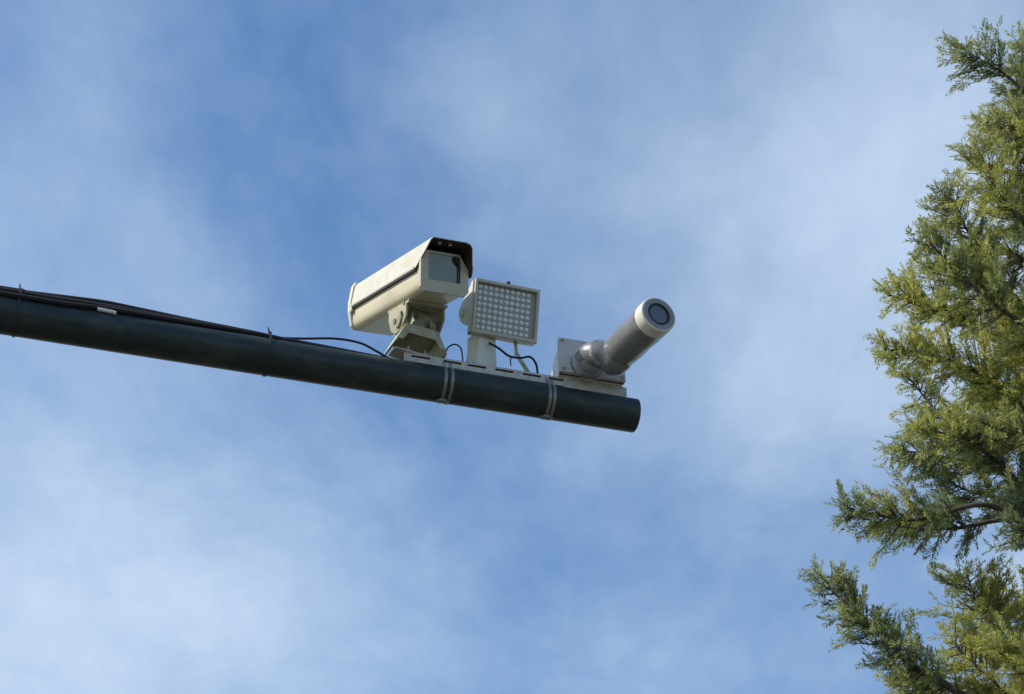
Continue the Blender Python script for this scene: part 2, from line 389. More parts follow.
# mounting bracket: foot on the rail, two slotted ears, tilt block below the housing
BY = 22.0
top_w = HM @ Vector((0, .215, -.002))
foot_z = H + zr + RH
BM = Matrix.Translation((top_w.x, top_w.y, foot_z)) @ rotm(26, 0, 0)
hgt = top_w.z - foot_z
bm = bmesh.new()
TM = HM @ Matrix.Translation((0, .20, -.001))
vs = box(bm, -.076, .076, -.085, .085, -.010, 0, .002)
br = world_part('tilt_cradle', bm, M_bracket, cam1, TM)
bm = bmesh.new()
for sx in (-1, 1):
    pl = [(-.066, -.006), (.076, -.006), (.078, -.040), (.056, -.084), (.020, -.100), (-.030, -.090), (-.064, -.050)]
    prism(bm, pl, 'x', sx*.072-.004, sx*.072+.004, .0015)
ears = world_part('tilt_ear', bm, M_bracket, cam1, TM)
for sx in (-1, 1):
    bm = bmesh.new(); lathe(bm, (sx*.077, .020, -.056), (sx, 0, 0), [(0, 0), (0, .011), (.006, .011), (.006, 0)], 6)
    world_part('tilt_bolt', bm, M_bolt, cam1, TM)
    bm = bmesh.new(); prism(bm, [(-.046, -.044), (-.036, -.036), (-.022, -.070), (-.030, -.076)], 'x', sx*.0755, sx*.0768); world_part('tilt_slot_shade', bm, M_dark, cam1, TM, smooth=False)  # uncut ear: dark piece on its face carries the slot's shade as colour
    bm = bmesh.new(); lathe(bm, (sx*.077, -.030, -.034), (sx, 0, 0), [(0, 0), (0, .006), (.004, .006), (.004, 0)], 12)
    world_part('tilt_bolt', bm, M_bolt, cam1, TM)
# pan block and flared foot
bm = bmesh.new()
prism(bm, [(-.060, hgt*.30), (.060, hgt*.30), (.050, hgt*.56), (.050, hgt*.74), (.036, hgt*.86), (-.036, hgt*.86), (-.050, hgt*.74), (-.050, hgt*.56)], 'y', -.044, .050, .004)
box(bm, -.038, .038, -.056, -.049, hgt*.40, hgt*.72, .003)
M_cast = mat('weathered_casting', (.27, .25, .165), .65, 0, .2, 34, (.08, .065, .04), .7, 26, .5, 120)
world_part('pan_block', bm, M_cast, cam1, BM)
bm = bmesh.new(); lathe(bm, (-.068, -.004, hgt*.66), (1, 0, 0), [(0, 0), (0, .026), (.012, .034), (.040, .036), (.060, .032), (.076, .032), (.096, .036), (.124, .034), (.136, .026), (.136, 0)], 24)
world_part('tilt_barrel', bm, M_cast, cam1, BM)
bm = bmesh.new(); prism(bm, [(-.074, hgt*.80), (-.022, hgt*.84), (.034, hgt*.80), (.070, hgt*.88), (.070, hgt*.93), (-.074, hgt*.93)], 'y', -.066, -.058, .002)
world_part('cradle_lip', bm, M_cast, cam1, BM)
for x_, sx in ((-.040, -1), (.030, 1)):
    bm = bmesh.new(); prism(bm, [(-.050, hgt*.44), (-.085, hgt*.44), (-.052, hgt*.70)], 'x', x_, x_+.006, .001); world_part('gusset', bm, M_bracket, cam1, BM)
for (x, z) in ((-.022, hgt*.64), (.026, hgt*.52)):
    bm = bmesh.new(); lathe(bm, (x, -.054, z), (0, -1, 0), [(0, 0), (0, .010), (.008, .010), (.008, 0)], 6)
    world_part('pan_bolt', bm, M_bolt, cam1, BM)
bm = bmesh.new()
# foot: folded plate, trapezoid flare, hollow below
th = .006
for sx in (-1, 1):
    pl = [(sx*.062, hgt*.42), (sx*.098, .007), (sx*.098-sx*th*1.3, .007), (sx*(.062-th), hgt*.40)]
    prism(bm, pl, 'y', -.064, .070, .001)
box(bm, -.0555, .0555, -.063, .069, hgt*.36, hgt*.36+th, .001)
prism(bm, [(-.060, hgt*.42), (.060, hgt*.42), (.092, .016), (.072, .016), (.050, hgt*.24), (-.050, hgt*.24), (-.072, .016), (-.092, .016)], 'y', -.068, -.0645, .001)
foot = world_part('bracket_foot', bm, M_bracket, cam1, BM)
bm = bmesh.new(); box(bm, -.085, .085, -.030, .030, 0, .006, .0015)
world_part('base_plate', bm, M_galv, cam1, BM)
for x in (-.03, .035):
    bm = bmesh.new(); tube(bm, [(x, -.015, .006), (x, -.015, .030)], .005, 8); lathe(bm, (x, -.015, .006), (0, 0, 1), [(0, 0), (0, .011), (.009, .011), (.009, 0)], 6)
    world_part('foot_bolt', bm, M_galv, cam1, BM)

# ------------------------------------------------------------------ LED illuminator
LM = Matrix.Translation((-.0188, 5.6616, 5.8742)) @ rotm(23.8, 19.3, -4.1)
w2, h2 = .2495/2, .2024/2
led = empty('led_illuminator', AF @ Matrix.Translation((-.58, 0, zr+RH)), label='square grey floodlight with a grid of small round lamps between the two cameras', cat='floodlight')
bm = bmesh.new(); bd = .016   # case: front ring, deep tray, sides
def ringbox(bm, w, h, wi, hi, y0, y1, yi):
    o0 = [bm.verts.new((sx*w, y0, sz*h)) for sx, sz in ((-1, -1), (1, -1), (1, 1), (-1, 1))]; o1 = [bm.verts.new((v.co.x, y1, v.co.z)) for v in o0]
    i0 = [bm.verts.new((sx*wi, y0, sz*hi)) for sx, sz in ((-1, -1), (1, -1), (1, 1), (-1, 1))]; i1 = [bm.verts.new((v.co.x, yi, v.co.z)) for v in i0]
    ed = []
    for k in range(4):
        j = (k+1) % 4
        bm.faces.new((o0[k], o0[j], o1[j], o1[k])); bm.faces.new((o0[k], o0[j], i0[j], i0[k])); bm.faces.new((i0[k], i0[j], i1[j], i1[k]))
    bm.faces.new(o1); bm.faces.new(i1)
    es = [e for e in bm.edges if all(v in o0+o1 for v in e.verts)]
    bmesh.ops.bevel(bm, geom=es, offset=.004, segments=3, profile=.6, affect='EDGES')
ringbox(bm, w2, h2, w2-.010, h2-.012, 0, .050, .020)
world_part('case', bm, M_led_case, led, LM)
bm = bmesh.new()
prism(bm, [(0, -h2*.75), (.040, -h2*.45), (.048, 0), (.040, h2*.45), (0, h2*.75)], 'x', -w2*.86, w2*.8, .004, Matrix.Translation((0, .049, 0)))
for k in range(9): box(bm, -w2*.72+k*w2*.18-.0015, -w2*.72+k*w2*.18+.0015, .055, .105, -h2*.5, h2*.5)
world_part('rear_heatsink', bm, M_white, led, LM)
bm = bmesh.new()
lathe(bm, (-w2-.012, .10, -.006), (1, 0, 0), [(0, 0), (0, .020), (.006, .026), (.010, .028), (.010, 0)], 24)
prism(bm, [(.012, -h2*.80), (.060, -h2*.62), (.120, -h2*.35), (.135, 0), (.120, h2*.30), (.060, h2*.62), (.012, h2*.96)], 'x', -w2-.006, -w2+.012, .003)
world_part('side_joint', bm, M_white, led, LM)
bm = bmesh.new(); box(bm, -w2+.012, w2-.012, .017, .0195, -h2+.013, h2-.013)
M_pcb = mat('grey_lamp_board', (.34, .35, .33), .45, 0, .1, 30)
brd = world_part('lamp_board', bm, M_pcb, led, LM, smooth=False)
M_lens = mat('small_lamp_lens', (.72, .74, .72), .18, 0, .12, 300, coat=.4)
nc, nr = 10, 8
bm = bmesh.new(); lathe(bm, (0, 0, 0), (0, -1, 0), [(0, .0085), (.003, .0080), (.005, .0055), (.0058, 0)], 12)
rnd_l = random.Random(3)
proto = obj('lamp_lens', bm, M_lens, brd); first = True
for i in range(nc):
    for j in range(nr):
        o = proto if first else proto.copy()
        if not first: col.objects.link(o); o.parent = brd
        first = False
        o.rotation_euler = (rnd_l.uniform(-.12, .12), rnd_l.uniform(-.12, .12), rnd_l.uniform(-.12, .12)); o.location = (-w2+.024+i*(2*w2-.062)/(nc-1), .0170, -h2+.026+j*(2*h2-.052)/(nr-1))
for x in (-.002,):
    bm = bmesh.new(); box(bm, -.006, .006, -.002, .010, h2-.001, h2+.007, .0015); world_part('cover_clip', bm, M_seam, led, LM)
bm = bmesh.new()   # post below
stemb = LM @ Vector((-.058, .052, -h2+.010)); 
SM = Matrix.Translation((stemb.x, stemb.y, H+zr+RH)) @ rotm(34, 0, 0); sh_ = stemb.z-(H+zr+RH)
prism(bm, [(-.046, .006), (.046, .006), (.042, .018), (.034, .030), (.038, sh_+.004), (-.038, sh_+.004), (-.034, .03), (-.042, .018)], 'y', -.020, .055, .006)
world_part('mounting_post', bm, M_white, led, SM)
bm = bmesh.new(); box(bm, -.06, .07, -.022, .022, 0, .0055, .001); lathe(bm, (-.054, -.005, .005), (0, 0, 1), [(0, 0), (0, .009), (.007, .009), (.007, 0)], 6)
world_part('foot_plate', bm, M_galv, led, SM)
a_ = LM @ Vector((.052, .03, -h2+.006)); b_ = AF @ Vector((on(530, 362, 0).x, 0, zr+RH))
bm = bmesh.new(); mid = a_.lerp(b_, .35)+Vector((-.014, 0, -.004)); I4 = Matrix.Identity(4)
for p, q, w in ((a_, mid, .006), (mid, b_, .0075)):
    d = (q-p); fm = frame(p, d, Vector((0, -1, .2))); box(bm, -.004, d.length+.004, -w, w, -.0025, .0025, .001, fm)
world_part('support_strut', bm, M_bracket, led, I4)

# ------------------------------------------------------------------ junction box on the rail
bl = on(563, 373, -.05); tl = on(558.5, 337, -.05); brr = on(628, 397, -.05)
x0, x1 = tl.x+.004, on(624.5, 380, -.05).x
zb0, zb1 = zr+RH, on(559, 337, -.05).z
jb = empty('junction_box', AF @ Matrix.Translation((x0, 0, zb0)), label='flat grey box standing on the rail near the arm end, behind the round camera', cat='junction box')
JL = AF; Wb = x1-x0; Hb = zb1-zb0
JM = AF @ Matrix.Translation((x0, -.046, zb0)) @ Matrix.Rotation(rad(-4), 4, 'X')
bm = bmesh.new(); prism(bm, [(.010, .001), (.085, .001), (.100, .02), (.100, Hb*.50), (.075, Hb*.72), (.010, Hb*.80)], 'x', 0, Wb, .005); world_part('box_body', bm, M_white, jb, JM)
bm = bmesh.new(); box(bm, -.001, Wb+.001, .004, .010, 0, Hb+.001, .001); world_part('gasket', bm, M_seam, jb, JM)
bm = bmesh.new(); box(bm, -.003, Wb+.003, -.012, .004, 0, Hb+.003, .004); 
box(bm, .018, Wb-.018, -.014, -.011, .016, Hb-.016, .001)
world_part('box_lid', bm, M_boxgrey, jb, JM)
for x in (.010, Wb-.010):
    for z in (.012, Hb-.012):
        bm = bmesh.new(); lathe(bm, (x, -.012, z), (0, -1, 0), [(0, .006), (.002, .006), (.003, .004), (.003, 0)], 12); world_part('lid_screw', bm, M_bolt, jb, JM)
bm = bmesh.new(); box(bm, .02, Wb+.006, -.004, -.0005, -RH-.018, -.001, .001); box(bm, .03, Wb-.01, -.0055, -.004, -.012, -.004)
world_part('mounting_plate', bm, M_galv, jb, AF @ Matrix.Translation((x0, -RW/2-.001, zb0)), smooth=False)

# ------------------------------------------------------------------ bullet camera
bd_ = Vector((.444, -.892, -.075)).normalized()
fc = at_depth(659.0, 314.0, (AF @ Vector((x0+.15, -.2, .15)) - CAM).dot(FW)-.20)
BR, BL = .0665, .34
rear = fc - bd_*BL
bp = JM @ Vector((Wb*.40, -.014, Hb*.27)); bn = (JM.to_3x3() @ Vector((0, -1, 0))).normalized()
bc = empty('bullet_camera', Matrix.Translation(bp), label='round white tube camera in clear wrapping pointing out from the arm end', cat='camera')
M_wrap = mat('dusty_plastic_film', (.165, .168, .165), .36, 0, .22, 18, (.26, .25, .23), .4, 30, .3, 30, coat=.25)
M_face = mat('grey_camera_face', (.24, .235, .225), .35, 0, .08, 20)
bm = bmesh.new(); lathe(bm, fc, -bd_, [(.0, BR-.014), (.0, BR-.006), (.003, BR-.001), (.008, BR), (.049, BR), (.049, 0)], 48)
world_part('front_collar', bm, M_white, bc, I4)
bm = bmesh.new(); lathe(bm, fc-bd_*.049, -bd_, [(0, 0), (0, BR-.001), (.012, BR-.0015), (.05, BR-.0005), (.10, BR-.003), (.16, BR-.001), (.225, BR-.004), (.248, BR-.010), (.262, BR-.026), (.270, 0)], 40)
rnd = random.Random(4)
for v in bm.verts:
    v.co += Vector((rnd.uniform(-1, 1), rnd.uniform(-1, 1), rnd.uniform(-1, 1)))*.0012
world_part('wrapped_body', bm, M_wrap, bc, I4)
bm = bmesh.new(); lathe(bm, fc, -bd_, [(-.0005, .041), (-.0015, BR-.010), (.0, BR-.0065), (.006, BR-.010), (.006, .041)], 48)
world_part('face_ring', bm, M_face, bc, I4)
bm = bmesh.new(); lathe(bm, fc, -bd_, [(.004, 0), (.004, .035), (-.001, .0355), (-.001, .0425), (.006, .0425)], 40)
world_part('lens_ring', bm, M_seam, bc, I4)
bm = bmesh.new(); lathe(bm, fc, -bd_, [(.001, 0), (.0018, .018), (.003, .0345)], 32)
M_lensg = mat('grey_lens_cover', (.12, .13, .145), .2, 0, .1, 20, coat=.3)
world_part('lens', bm, M_lensg, bc, I4)
# mount: base disc, ball, elbow
bm = bmesh.new(); lathe(bm, bp, bn, [(-.002, 0), (-.002, .060), (.008, .060), (.014, .056), (.020, .040), (.020, 0)], 36)
world_part('mount_base', bm, M_wrap, bc, I4)
k0 = bp+bn*.018; k1 = bp+bn*.060; k2 = rear+bd_*.045-Vector((0, 0, .030)); k3 = rear+bd_*.070
pth = spline([k0, k1, k1.lerp(k2, .55)+bn*.012, k2, k3], 6)
bm = bmesh.new(); nn_ = len(pth); tube(bm, pth, [.047+.006*math.sin(i*.9)*.4+.006*i/nn_ for i in range(nn_)], 20)
for v in bm.verts: v.co += Vector((rnd.uniform(-1, 1), rnd.uniform(-1, 1), rnd.uniform(-1, 1)))*.0010
world_part('mount_elbow', bm, M_wrap, bc, I4)
M_film = bpy.data.materials.new('clear_film'); M_film.use_nodes = True
nt = M_film.node_tree; b = nt.nodes['Principled BSDF']; b.inputs['Base Color'].default_value = (.8, .82, .85, 1); b.inputs['Roughness'].default_value = .25; b.inputs['Alpha'].default_value = .28
nz = nt.nodes.new('ShaderNodeTexNoise'); nz.inputs['Scale'].default_value = 25; nz.inputs['Detail'].default_value = 4
bb = nt.nodes.new('ShaderNodeBump'); bb.inputs['Strength'].default_value = .35; bb.inputs['Distance'].default_value = .006; nt.links.new(nz.outputs[0], bb.inputs['Height']); nt.links.new(bb.outputs[0], b.inputs['Normal'])
bm = bmesh.new(); ax = (k2-bp).normalized()
lathe(bm, bp+bn*.004, (ax+bn*1.2), [(0, .062), (.03, .052), (.05, .055), (.075, .048), (.105, .054)], 28)
for v in bm.verts: v.co += Vector((rnd.uniform(-1, 1), rnd.uniform(-1, 1), rnd.uniform(-1, 1)))*.0025
world_part('plastic_film', bm, M_film, bc, I4)

# ------------------------------------------------------------------ cables and ties
def cable(name, pts, r, m, label, group=None, cat='cable', nb=8):
    bm = bmesh.new(); pw = [AF @ Vector(p) for p in pts]; o0 = pw[0]
    sp = spline(pw, nb); tube(bm, [p-o0 for p in sp], r, 8)
    o = obj(name, bm, m); o.location = o0; return tag(o, label, cat, group)
rn = random.Random(11)
def run(offs, ph, xs=None):
    """cable lying on top of the arm; offs = (side offset, height) along x"""
    pts = []
    for x, y, z in offs: pts.append((x, y, arad(x)+z))
    return pts
def sx_at(px): return on(px, 325, -.02).x
c_end = s0+.10
A0 = sx_at(-200)
def X(px, py=330): return on(px, py, -.03).x
lab = ['thick black cable lying lowest along the arm top, nearest the viewer', 'black cable arching highest above the left part of the arm',
       'thin dark cable running level between the two ties on the arm', 'dark blue cable leaving the bundle and bowing up towards the boxy camera']
cable('power_cable', run([(MX+.1, -.03, .008), (A0, -.050, -.014), (X(0), -.056, -.020), (X(60), -.058, -.022), (X(110), -.048, -.008), (X(160), -.040, -.004), (X(230), -.030, .002), (X(270), -.018, .006), (X(330), -.010, .006), (X(385), 0, .006), (X(410), .01, .010)], 0), .0100, M_cable, lab[0], 'cables bundled along the arm')
cable('power_cable', run([(MX+.1, .0, .03), (A0, -.005, .030), (X(0), -.020, .027), (X(15), -.022, .023), (X(60), -.020, .031), (X(100), -.020, .036), (X(140), -.018, .031), (X(200), -.02, .018), (X(268), -.016, .010), (X(330), .006, .002), (X(400), .02, .006)], 0), .0095, M_cable, lab[1], 'cables bundled along the arm')
cable('power_cable', run([(MX+.1, -.01, .012), (A0, -.036, .004), (X(0), -.044, .002), (X(40), -.045, -.001), (X(90), -.038, .006), (X(150), -.030, .006), (X(210), -.026, .008), (X(268), -.020, .006), (X(330), -.004, .003), (X(400), .012, .005)], 0), .0105, M_cable, 'black cable in the middle of the bundle, partly hidden between the others', 'cables bundled along the arm')
cable('signal_cable', run([(MX+.1, -.01, .018), (A0, -.015, .018), (X(0), -.034, .012), (X(50), -.032, .015), (X(110), -.034, .014), (X(170), -.026, .014), (X(265), -.022, .006), (X(330), -.014, .004), (X(400), .0, .006)], 0), .0085, M_bluecable, lab[2], 'cables bundled along the arm')
pe = on(384, 356, -.012)
cable('camera_cable', run([(MX+.1, .01, .02), (A0, .0, .02), (X(0), -.018, .020), (X(80), -.020, .014), (X(180), -.014, .012), (X(268), -.014, .012)], 0) +
      [tuple(on(300, 338.5, -.014)), tuple(on(335, 338.6, -.012)), tuple(on(360, 343, -.012)), tuple(on(377, 351.5, -.012)), (on(390, 360, -.012).x, -.010, arad(s0)+.004), (s0+.05, .03, arad(s0)+.006)], .0042, M_bluecable, lab[3], 'cables bundled along the arm')
cable('loop_cable', [tuple(on(444, 356, .010)-Vector((0, 0, .02))), tuple(on(446.5, 350, .02)), tuple(on(450, 346, .018)), tuple(on(455, 344.3, .016)), tuple(on(460, 347, .016)), tuple(on(462, 353, .012)), tuple(on(463, 359, .004)-Vector((0, 0, .02)))], .0028, M_bluecable, 'small blue cable loop rising from the rail between boxy camera and floodlight', cat='cable')
cable('lamp_cable', [tuple(on(489, 343, .0)), tuple(on(495, 346, -.03)), tuple(on(501, 350, -.045)), tuple(on(509, 356, -.045)), tuple(on(520, 358, -.04)), tuple(on(530, 357, -.035)), tuple(on(536, 364, -.005)), tuple(on(538, 372, .004)-Vector((0, 0, .02)))], .0042, M_bluecable, 'dark cable sagging below the floodlight from its post to the strut', cat='cable')
cable('box_cable', [tuple(on(511, 357.5, -.02)), tuple(on(510.5, 361, -.018)), tuple(on(511, 366, -.012))], .0022, M_bluecable, 'short thin wire hanging from the sagging lamp cable to the rail', cat='cable')
# white tag round a cable
bm = bmesh.new(); p = on(107, 311, -.060); R3 = Matrix.Translation(p); 
tube(bm, [(-.032, 0, .0015), (-.02, 0, .001), (.02, 0, -.0010), (.030, 0, -.004)], .0065, 8)
o = obj('cable_tag', bm, M_tagw); o.matrix_world = AF @ Matrix.Translation(p); tag(o, 'small white sleeve tag on the cables near the left end of the arm', 'cable tag')
def tie(px, py, label, tall):
    s = on(px, py, -.05).x; R_ = arad(s); bm = bmesh.new(); path = []
    ya, za = -.022, R_+.026
    N = 40
    for k in range(N):
        a = 2*math.pi*k/N; c, s_ = math.cos(a), math.sin(a)
        r = R_+.0015 + max(0, s_-.5)*tall*(1 if c < .5 else .5)
        path.append(Vector((0, c*r, s_*r)))
    rows = []
    for i, p in enumerate(path):
        d = (path[(i+1) % N]-path[i-1]).normalized(); q = Vector((1, 0, 0)).cross(d)*.0013
        rows.append([bm.verts.new(p+Vector((sx*.0042, 0, 0))+q*sn) for sx, sn in ((-1, -1), (1, -1), (1, 1), (-1, 1))])
    for i in range(N):
        a, b = rows[i], rows[(i+1) % N]
        for k in range(4): bm.faces.new((a[k], a[(k+1) % 4], b[(k+1) % 4], b[k]))
    o = obj('cable_tie', bm, M_seam); o.matrix_world = AF @ Matrix.Translation((s, 0, 0)); tag(o, label, 'cable tie', 'cable ties round the arm')
    bm = bmesh.new(); box(bm, -.005, .005, -.030, -.020, R_+tall*.3, R_+tall*.3+.012, .001); tube(bm, [(-.004, -.026, R_+tall*.3+.010), (-.007, -.028, R_+tall*.3+.022), (-.008, -.027, R_+tall*.3+.030)], [.0035, .003, .002], 6)
    k = obj('tie_tail', bm, M_seam, o)
    return o
tie(16, 318, 'black cable tie round arm and cables at the far left end', .075)
tie(269, 356, 'black cable tie round the arm midway, left of the boxy camera', .035)

# ------------------------------------------------------------------ conifer
rs = np.random.RandomState(7); rnd = random.Random(21)
TX, TY, TH = 3.05, 7.6, 11.5
tree = empty('conifer_tree', Matrix.Translation((TX, TY, 0)), label='green and yellowish conifer with feathery sprays at the right edge', cat='tree')
def tp(z): return Vector((TX+.06*math.sin(z*.8), TY+.05*math.cos(z*.6), z))
bm = bmesh.new(); zs = [0, .15, .5, 1.2, 2, 3, 4, 5, 6, 7, 8, 9, 10, 11, TH]
tube(bm, [tp(z)-Vector((TX, TY, 0)) for z in zs], [.26, .2, .17, .16, .15, .14, .125, .11, .095, .08, .065, .05, .035, .02, .006], 14)
obj('trunk', bm, M_bark, tree)
limbs = []   # world polylines, width of plume
def plimb(pts, wd, dens=1.0, yel=.3, z0=None):
    """a limb seen through the given view points; depth falls back to the trunk's"""
    P_ = []
    for (x, y, yy) in pts:
        x += 14*max(0, min(1, (1040-x)/60)) + 5*math.sin(y*.05+x*.03)
        r = ray(x, y); P_.append(CAM + r*((TY+yy-CAM.y)/r.y))
    st = P_[0]; z0 = st.z-.35*abs(st.x-TX) if z0 is None else z0
    P_ = [tp(z0), tp(z0).lerp(st, .5)+Vector((0, 0, -.04))] + P_
    limbs.append((spline(P_, 6), wd, dens, yel))
# limbs on the side that shows
plimb([(1050, 120, -.1), (1000, 80, -.15), (965, 60, -.2), (948, 46, -.2)], .15, 1.1, .35)
plimb([(1080, 80, .2), (1040, 60, .1), (1005, 48, .1)], .14, 1.1, .35)
plimb([(1060, 200, .0), (1020, 150, -.1), (990, 130, -.1), (975, 122, -.1)], .15, 1.1, .5)
plimb([(1060, 250, -.2), (1010, 215, -.3), (975, 180, -.3), (966, 145, -.3)], .17, 1.1, .45)
plimb([(1040, 320, .1), (985, 270, .1), (945, 225, .05), (930, 195, .0)], .18, 1.2, .25)
plimb([(1030, 330, -.3), (965, 290, -.35), (925, 255, -.35), (905, 236, -.35)], .17, 1.2, .5)
plimb([(1040, 370, .3), (960, 330, .3), (910, 305, .2), (884, 296, .2)], .20, 1.3, .75)
plimb([(1040, 420, -.1), (960, 370, -.1), (900, 352, -.15), (872, 350, -.2)], .16, 1.2, .5)
plimb([(1030, 350, .0), (985, 300, .1), (955, 250, .0)], .20, 1.2, .4)
plimb([(1040, 500, -.2), (985, 465, -.25), (940, 425, -.25), (912, 398, -.2), (888, 375, -.2)], .13, .9, .25)
plimb([(1040, 500, .1), (980, 470, .1), (920, 455, .05), (884, 450, .0)], .15, 1.0, .3)
plimb([(1040, 430, .3), (1000, 400, .3), (965, 385, .3)], .20, 1.1, .65)
plimb([(1040, 535, -.3), (1000, 512, -.3), (965, 505, -.35), (900, 520, -.35), (860, 515, -.35), (832, 508, -.35)], .15, 1.25, .2)
plimb([(1000, 760, -.2), (950, 700, -.3), (900, 665, -.35), (860, 628, -.35), (830, 598, -.35), (812, 580, -.35)], .16, 1.25, .25)
plimb([(1060, 720, .0), (1000, 660, .0), (965, 610, .0), (950, 575, -.05)], .20, 1.1, .7)
plimb([(1060, 640, .2), (1010, 610, .2), (975, 600, .2)], .18, 1.1, .6)
plimb([(1060, 760, -.1), (1000, 700, -.2), (960, 660, -.2), (940, 640, -.2)], .19, 1.1, .7)
plimb([(1060, 700, -.4), (1020, 660, -.4), (1000, 640, -.4)], .18, 1.0, .4)
plimb([(980, 800, .1), (930, 730, .1), (900, 700, .1), (885, 670, .1)], .15, 1.0, .25)
plimb([(1060, 130, .1), (1030, 100, .1), (1012, 70, .1)], .17, 1.2, .4)
plimb([(1070, 170, -.2), (1040, 140, -.2), (1010, 118, -.2)], .18, 1.2, .5)
plimb([(1070, 240, .1), (1035, 205, .1), (1000, 185, .1)], .19, 1.2, .4)
plimb([(1070, 300, -.1), (1035, 270, -.1), (1005, 250, -.1)], .19, 1.2, .5)
plimb([(1070, 370, .1), (1040, 340, .1), (1010, 310, .1)], .20, 1.1, .45)
plimb([(1060, 520, .25), (1000, 500, .25), (950, 490, .25), (915, 470, .25)], .15, 1.0, .25)
plimb([(1060, 530, -.15), (1000, 520, -.15), (950, 528, -.15), (900, 528, -.15), (862, 522, -.15)], .11, 1.2, .15)
plimb([(1060, 470, .3), (1010, 440, .3), (960, 425, .3), (925, 412, .3)], .16, 1.1, .35)
plimb([(1050, 440, -.35), (1000, 425, -.35), (960, 440, -.35), (905, 425, -.35)], .13, 1.1, .3)
# limbs all round the trunk
NP = len(limbs)
for i in range(64):
    z = 1.9 + (TH-2.4)*((i+.5)/64)**.92
    az = i*2.39996
    if (math.cos(az) < -.35 or math.sin(az) > .3 and i % 3) and 3.3 < z < 9.4: continue            # that side is listed above
    Lh = (1.75 if z < 7 else 1.75*(TH-z)/4.5)*rnd.uniform(.7, 1.0)
    if abs(math.cos(az)) < .6 or math.cos(az) < 0: Lh *= .62 if 3.3 < z < 9.4 else 1
    dr = Vector((math.cos(az), math.sin(az), 0)); p0 = tp(z-.3*Lh)
    limbs.append((spline([p0, p0+dr*Lh*.35+Vector((0, 0, .12*Lh)), p0+dr*Lh*.7+Vector((0, 0, .38*Lh)), p0+dr*Lh+Vector((0, 0, .72*Lh))], 6), rnd.uniform(.15, .22), 1.0, rnd.uniform(.2, .6)))
SP = []   # sprays: origin, direction, length, yellowness
TW = []
def clusters(L, wd, dens, yel):
    n_ = len(L); seg = [(L[i+1]-L[i]).length for i in range(n_-1)]; tot_ = sum(seg)
    cnt = int(tot_*80*dens)
    for k in range(cnt):
        t = (.16 + .84*(k+rnd.random())/cnt); d_ = t*tot_; i = 0
        while i < n_-2 and d_ > seg[i]: d_ -= seg[i]; i += 1
        p = L[i].lerp(L[i+1], min(1, d_/seg[i])); ax = (L[i+1]-L[i]).normalized()
        cl = mnoise.noise(p*2.6+Vector((3.1, .7, 5.2)))+.5*mnoise.noise(p*6.0)
        if cl < -.33+rnd.uniform(-.08, .08) and t < .85: continue
        bx, by = basis(ax); a = rnd.uniform(0, 2*math.pi)
        side = (bx*math.cos(a)+by*math.sin(a))
        grow = min(1, (1-t)*3.0+.45)*min(1, .5+t*1.4)
        ln_ = wd*grow*rnd.uniform(.45, 1.45)
        d = (side*1.0+ax*.75+Vector((0, 0, .10+rnd.uniform(-.55, .35)))).normalized()
        tw = [p, p+d*ln_*.5+Vector((0, 0, -.01)), p+d*ln_+Vector((0, 0, .03*rnd.uniform(-1.2, 1)))]
        TW.append(tw)
        y_ = yel + .20 + .62*mnoise.noise(p*3.3+Vector((9, 1, 4))) + rnd.uniform(-.2, .2)
        m_ = max(3, int(ln_/.020))
        for j in range(m_):
            f_ = (j+.8)/m_; q = tw[0].lerp(tw[2], f_)
            a2 = rnd.uniform(0, 2*math.pi); s2 = bx*math.cos(a2)+by*math.sin(a2)
            dd = (d*.9+s2*.8+Vector((0, 0, rnd.uniform(-.35, .3)))).normalized()
            SP.append((q, dd, rnd.uniform(.035, .085), y_+.25*(f_-.5)))
    SP.append((L[-1], (L[-1]-L[-2]).normalized(), .09, yel+.2))
def in_top(L):
    for p in (L[-1], L[len(L)*3//4]):
        q = p-CAM; d_ = q.dot(FW); x = 512+FPX*q.dot(RT)/d_; y = 347-FPX*q.dot(UP)/d_
        if x < 1060 and y < 40: return True
    return False
limbs = limbs[:NP] + [l for l in limbs[NP:] if not in_top(l[0])]      # the crown narrows up there: no wide limbs
for L in limbs: clusters(*L)
for i in range(60):
    z = 1.9+(TH-1.9)*i/60; SP.append((tp(z), Vector((rnd.uniform(-1, 1), rnd.uniform(-1, 1), .6)).normalized(), .09, .4))
base = Vector((TX, TY, 0))
for (L, wd, dens, yel) in limbs:
    bm = bmesh.new(); n_ = len(L); Ltot = sum((L[i+1]-L[i]).length for i in range(n_-1))
    tube(bm, [p-base for p in L], [max(.004, (.007+.0085*Ltot)*(1-i/(n_-1))**.8) for i in range(n_)], 7); obj('limb', bm, M_bark, tree)
# twigs: one mesh
tv = []; tf = []
for tw in TW:
    for a, b, r0, r1 in ((tw[0], tw[1], .004, .0028), (tw[1], tw[2], .0028, .0012)):
        x, y = basis(b-a if (b-a).length > 1e-6 else Vector((0, 0, 1))); k0_ = len(tv)
        for p, r in ((a, r0), (b, r1)):
            for q in range(3): tv.append(tuple(p-base+(x*math.cos(q*2.094)+y*math.sin(q*2.094))*r))
        for q in range(3): tf.append((k0_+q, k0_+(q+1) % 3, k0_+3+(q+1) % 3, k0_+3+q))
me = bpy.data.meshes.new('twigs'); me.from_pydata(tv, [], tf); me.materials.append(M_bark); o = bpy.data.objects.new('twigs', me); col.objects.link(o); o.parent = tree
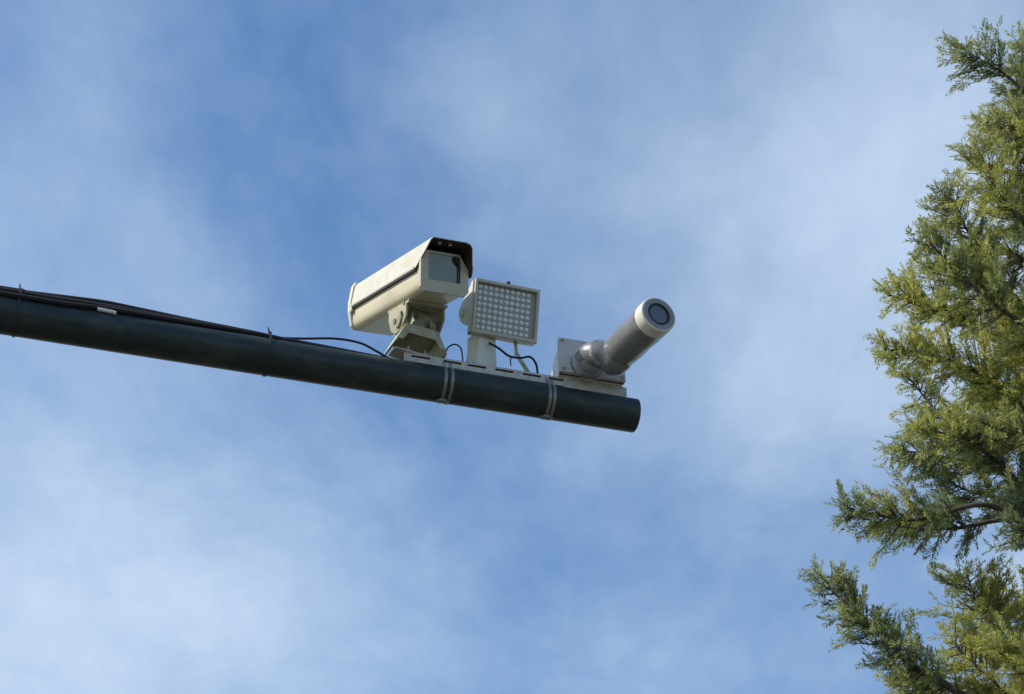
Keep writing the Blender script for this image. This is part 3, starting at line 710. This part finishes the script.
# foliage: every spray is a feather of small scale-leaf blades
NB = 24
O = np.array([tuple(s[0]-base) for s in SP]); D = np.array([tuple(s[1]) for s in SP]); dead = rs.rand(len(SP)) < .025; LL = np.array([s[2] for s in SP]); YY = np.array([s[3] for s in SP])
N = len(O)
rv = rs.normal(size=(N, 3)); S1 = np.cross(D, rv); S1 /= np.linalg.norm(S1, axis=1)[:, None]; S2 = np.cross(D, S1)
V = []; CO = []
for b_i in range(NB):
    f_ = (b_i+.3)/NB
    sd = 1 if b_i % 2 else -1
    org = O + D*(LL*f_)[:, None]
    out_ = (S1*sd*(.75+.3*rs.rand(N, 1)) + S2*rs.uniform(-.55, .55, (N, 1)) + D*(.75+.5*f_))
    out_ += rs.uniform(-.2, .2, (N, 3)); out_ /= np.linalg.norm(out_, axis=1)[:, None]
    if b_i == NB-1: out_ = D
    bl_ = (.034-.016*f_)*rs.uniform(.6, 1.25, N)
    wv_ = np.cross(out_, rs.normal(size=(N, 3))); wv_ /= np.linalg.norm(wv_, axis=1)[:, None]; w_ = .0024*rs.uniform(.7, 1.3, N)
    a = org; c = org+out_*bl_[:, None]; m_ = org+out_*(bl_*.45)[:, None]
    V.append(np.stack([a, m_+wv_*w_[:, None], c, m_-wv_*w_[:, None]], 1)); CO.append(np.where(dead, 0.0, np.clip(YY+rs.uniform(-.12, .12, N)+.12*f_, .06, 1)))
V = np.concatenate(V).reshape(-1, 3); CO = np.repeat(np.concatenate(CO), 4); nf = len(V)//4
me = bpy.data.meshes.new('foliage'); me.vertices.add(len(V)); me.vertices.foreach_set('co', V.ravel())
me.loops.add(nf*4); me.loops.foreach_set('vertex_index', np.arange(nf*4)); me.polygons.add(nf)
me.polygons.foreach_set('loop_start', np.arange(0, nf*4, 4)); me.polygons.foreach_set('loop_total', np.full(nf, 4))
at = me.attributes.new('tone', 'FLOAT', 'POINT'); at.data.foreach_set('value', CO); me.update(calc_edges=True); me.validate()
M_leaf = bpy.data.materials.new('conifer_scale_leaves'); M_leaf.use_nodes = True; nt = M_leaf.node_tree; nt.nodes.clear()
o_ = nt.nodes.new('ShaderNodeOutputMaterial'); an = nt.nodes.new('ShaderNodeAttribute'); an.attribute_name = 'tone'
rp = nt.nodes.new('ShaderNodeValToRGB'); nt.links.new(an.outputs['Fac'], rp.inputs[0])
e = rp.color_ramp.elements; e[0].position = 0; e[0].color = (.20, .125, .06, 1); e[1].position = 1; e[1].color = (.48, .47, .11, 1)
for p_, c_ in ((.05, (.105, .14, .08)), (.35, (.20, .245, .11)), (.65, (.34, .37, .12))):
    x_ = e.new(p_); x_.color = c_+(1,)
df = nt.nodes.new('ShaderNodeBsdfPrincipled'); df.inputs['Roughness'].default_value = .55; nt.links.new(rp.outputs[0], df.inputs['Base Color'])
tr = nt.nodes.new('ShaderNodeBsdfTranslucent'); nt.links.new(rp.outputs[0], tr.inputs[0]); mx = nt.nodes.new('ShaderNodeMixShader'); mx.inputs[0].default_value = .45
nt.links.new(df.outputs[0], mx.inputs[1]); nt.links.new(tr.outputs[0], mx.inputs[2]); nt.links.new(mx.outputs[0], o_.inputs[0])
me.materials.append(M_leaf); o = bpy.data.objects.new('foliage', me); col.objects.link(o); o.parent = tree
print('sprays', N, 'faces', nf)
